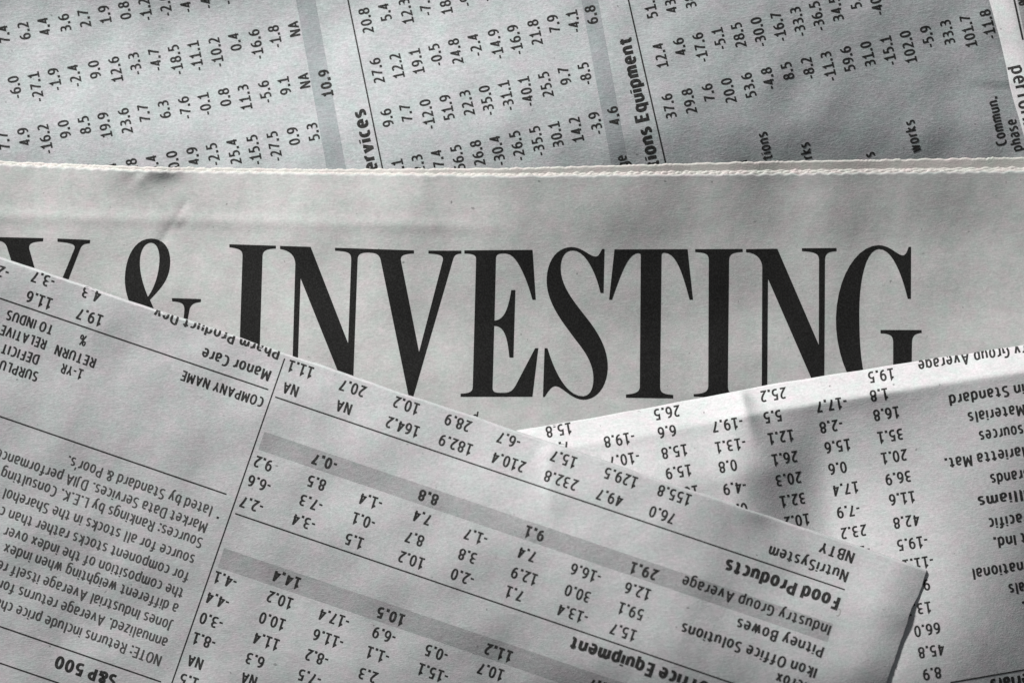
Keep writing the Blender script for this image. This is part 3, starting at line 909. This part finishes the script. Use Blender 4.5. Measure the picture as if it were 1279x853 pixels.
# ------------------------------------------------------------------ front page text (upside down)
A3 = 161.35
FR = [("19.7",112,396),("11.6",48.5,374.5),("-3.7",54,349),("4.3",114,367),("-2.3",-3,338),
 ("11.1",375,461),("NA",363,486),("20.7",440,484.5),("NA",429,508),("9.2",329,578.6),("-6.6",324,604),("-2.7",315,630),
 ("8.5",395,602.6),("-7.3",389,628),("-1.4",463.6,626),("-0.1",454.6,650),("1.5",442.6,675.5),("-3.4",380,652),
 ("10.2",507,506),("164.2",502.7,533),("28.9",572,527.7),("182.9",569,555),("-6.7",636,549.6),("210.4",634.7,576.7),
 ("15.7",703.8,572.8),("232.8",701,600),("129.5",775,596),("49.7",761.6,621),("155.8",842,618),("76.0",827,643),
 ("7.4",527,646),("8.7",518,672.5),("10.2",514,699),("-1.7",595,670),("3.8",584,694),("-2.0",578,720.5),("7.4",658,692),
 ("12.9",654.6,719),("7.1",642,741),("-16.6",732,715.5),("30.0",721.4,741),("-13.4",715.7,766),("12.6",796,738),("59.1",788,763),("15.7",778,789),
 ("10.2",349,749),("10.0",340,775),("11.4",332,800),("6.3",318,824),("NA",310.7,848),("-4.1",282,724),("-4.4",272.4,749),
 ("-3.0",264,775),("-8.1",255,800),("NA",243.7,826),("1.5",235.5,850),("-17.4",417.8,771.6),("-11.6",409.8,797.6),("-8.2",396,821),
 ("-7.5",387,846),("-6.9",480,792.7),("-1.1",472,817),("2.3",459.6,843),("10.7",613,838),("-0.5",545,815),("-15.1",541,840)]
for t, x, y in FR: put_text(t, x + random.uniform(-.4, .4), y + random.uniform(-.3, .3), A3 + random.uniform(-.4, .4), 15, SH3, 'c')
for t, x, y in (("-0.7",406,577),("8.8",535,621),("9.1",667.5,666),("29.1",804,713),("14.4",358,723),("10.5",488,769),("11.2",622.6,814.6),("12.7",752,858)):
    put_text(t, x, y, A3, 15, SH3, 'c', True)
put_text("155.8", 842, 618, A3, 15, SH3, 'c') if False else None
C = 13.4
put_text("TO INDUS", 37, 402.5, A3, C, SH3, 'c', length=61)
put_text("RELATIVE", 29, 421, A3, C, SH3, 'c', length=60)
put_text("DEFICIT", 25, 442, A3, C, SH3, 'c', length=49)
put_text("SURPLUS", 47, 471, A3, C, SH3, 's', length=58)
put_text("%", 103.5, 425, A3, C, SH3, 'c', name='printed_sign')
put_text("RETURN", 94, 445, A3, C, SH3, 'c', length=53)
put_text("1-YR", 89.7, 463.5, A3, C, SH3, 'c', length=28, name='printed_word')
put_text("COMPANY NAME", 277.5, 485.5, A3, C, SH3, 'c', length=108)
put_text("Manor Care", 295, 455, A3, 15, SH3, 'c', length=90)
put_text("Pharm Product Dev", 349, 442.5, A3, 15, SH3, 's', length=165)
put_text("NBTY", 1045, 689.5, A3, 15, SH3, 'c', length=45)
put_text("NutriSystem", 1009.5, 703.5, A3, 15, SH3, 'c', length=104)
put_text("Food Products", 977, 729.5, A3, 18.5, SH3, 'c', True, length=150)
put_text("Industry Group Average", 944.5, 756, A3, 15, SH3, 'c', length=195)
put_text("Pitney Bowes", 974, 796, A3, 15, SH3, 'c', length=114)
put_text("Ikon Office Solutions", 935, 812, A3, 15, SH3, 'c', length=178)
put_text("Xerox", 969, 845.5, A3, 15, SH3, 'e', length=45)
put_text("Office Equipment", 712.5, 802.5, A3, 18.5, SH3, 'e', True, length=182)
NOTE = [("NOTE: Returns include price changes", 200.5, 825, 15), ("annualized. Average returns for the", 208, 803, 15),
 ("Jones Industrial Average itself reflect", 214.5, 782, 15), ("a different weighting when index", 221.5, 760.5, 15),
 ("the composition of the index over", 228, 741.5, 15), ("for component stocks rather than c", 235, 721, 15),
 ("source for all stocks in the Sharehol", 242, 699.5, 15), ("Sources: Rankings by L.E.K. Consulting", 252, 678.5, 15),
 ("Market Data Services. DJIA performance", 258, 659, 15)]
for t, x, y, s in NOTE:
    q, L = layout(t, .13)
    put_text(t, x, y, 160.6, 14.2, SH3, 's', length=L * 14.95, mat=M_FINEINK, weight=.13)
put_text("lated by Standard & Poor's.", 264, 638.5, 160.6, 14.2, SH3, 's', length=191, mat=M_FINEINK, weight=.13)
put_text(".", 270, 651, A3, 13, SH3, 'c', name='printed_sign')
put_text("S&P 500", 107, 838, A3, 17, SH3, 'c', True, length=80, name='printed_word')
put_text("c", 1047, 766, A3, 13, SH3, 'c', mat=M_GHOST, name='ghost_print', weight=.1)
put_rule((-90, 342), (335, 486.5), SH3); put_rule((343.7, 495.6), (1055, 736), SH3)
put_rule((293.7, 641), (960, 868), SH3); put_rule((-90, 489), (282.7, 617), SH3)
put_rule((-90, 751), (201, 851), SH3); put_rule((-90, 797), (110, 865), SH3)
put_rule((355.5, 447.5), (205, 880), SH3, 1.5)
put_band((326.5, 550), (1037, 790), 23.5, SH3)
put_band((276, 696), (880, 899.7), 25, SH3)

# ------------------------------------------------------------------ right page text
def A4(x): return 180 + float(np.interp(x, [680, 960, 1279], [10.2, 9.4, 8.8]))
R4 = [("15.8",698,537),("7.7",700,559),("-19.8",774,549),("-10.7",780,573.6),("26.5",833,515.4),("6.6",833,539),("15.8",842.4,563.8),("15.9",847.5,589),
 ("16.1",856,615),("-19.7",909,530),("-13.1",912.7,556),("0.8",909,582),("-4.9",918,609),("0.6",922,636),("25.2",965.6,493),("5.5",965,520),("12.1",975,545.5),
 ("26.1",980,572),("20.3",985,598),("32.1",990,624),("10.2",995,650),("-17.7",1039,505),("-2.8",1038.4,532),("15.6",1046,557),("0.6",1046,584.5),
 ("17.4",1056,610),("-7.9",1060,638),("23.2",1066,664),("-12.4",1068,690),("19.5",1100.5,469),("1.8",1098,493),("16.8",1107,516.5),("35.1",1112,544),
 ("20.1",1116.6,570),("36.9",1122,596.6),("11.6",1126.6,622),("42.8",1132,651),("-19.5",1140,678),("-11.1",1147,703),("9.1",1150,731),("13.7",1147,760),
 ("66.0",1158,786),("45.8",1163,812.6),("8.9",1164,840.7)]
for t, x, y in R4:
    put_text(t, x, y, A4(x), 14.8, SH4, 'c', mat=M_INK)
for t, x, y, L in (("Industry Group Average",1147,457.5,186),("Martin Standard",1185.4,500,135),("Materials",1209,522,72),("Resources",1223,545.4,74),
  ("Martin Marietta Mat.",1180,579.5,166),("Fortune Brands",1237,599,114),("Williams",1221.5,627,67),("Pacific",1234.5,654,53),
  ("t Ind.",1241,678,41),("International",1214,717,104),("Metals",1260,736,48),("Corp.",1277,758,None)):
    put_text(t, x, y, A4(x), 14.8, SH4, 'e', length=L, mat=M_INK)
put_text("Materials", 1238, 856, 189.5, 17.5, SH4, 'e', True)
put_rule((1187, 852), (1300, 832.4), SH4)

for r in (root1, root2, root3, root4, root5):
    r.location = r.location
bpy.context.view_layer.update()
for r in (root1, root2, root3, root4, root5):
    inv = r.matrix_world.inverted()
    for c in r.children:
        c.matrix_parent_inverse = inv
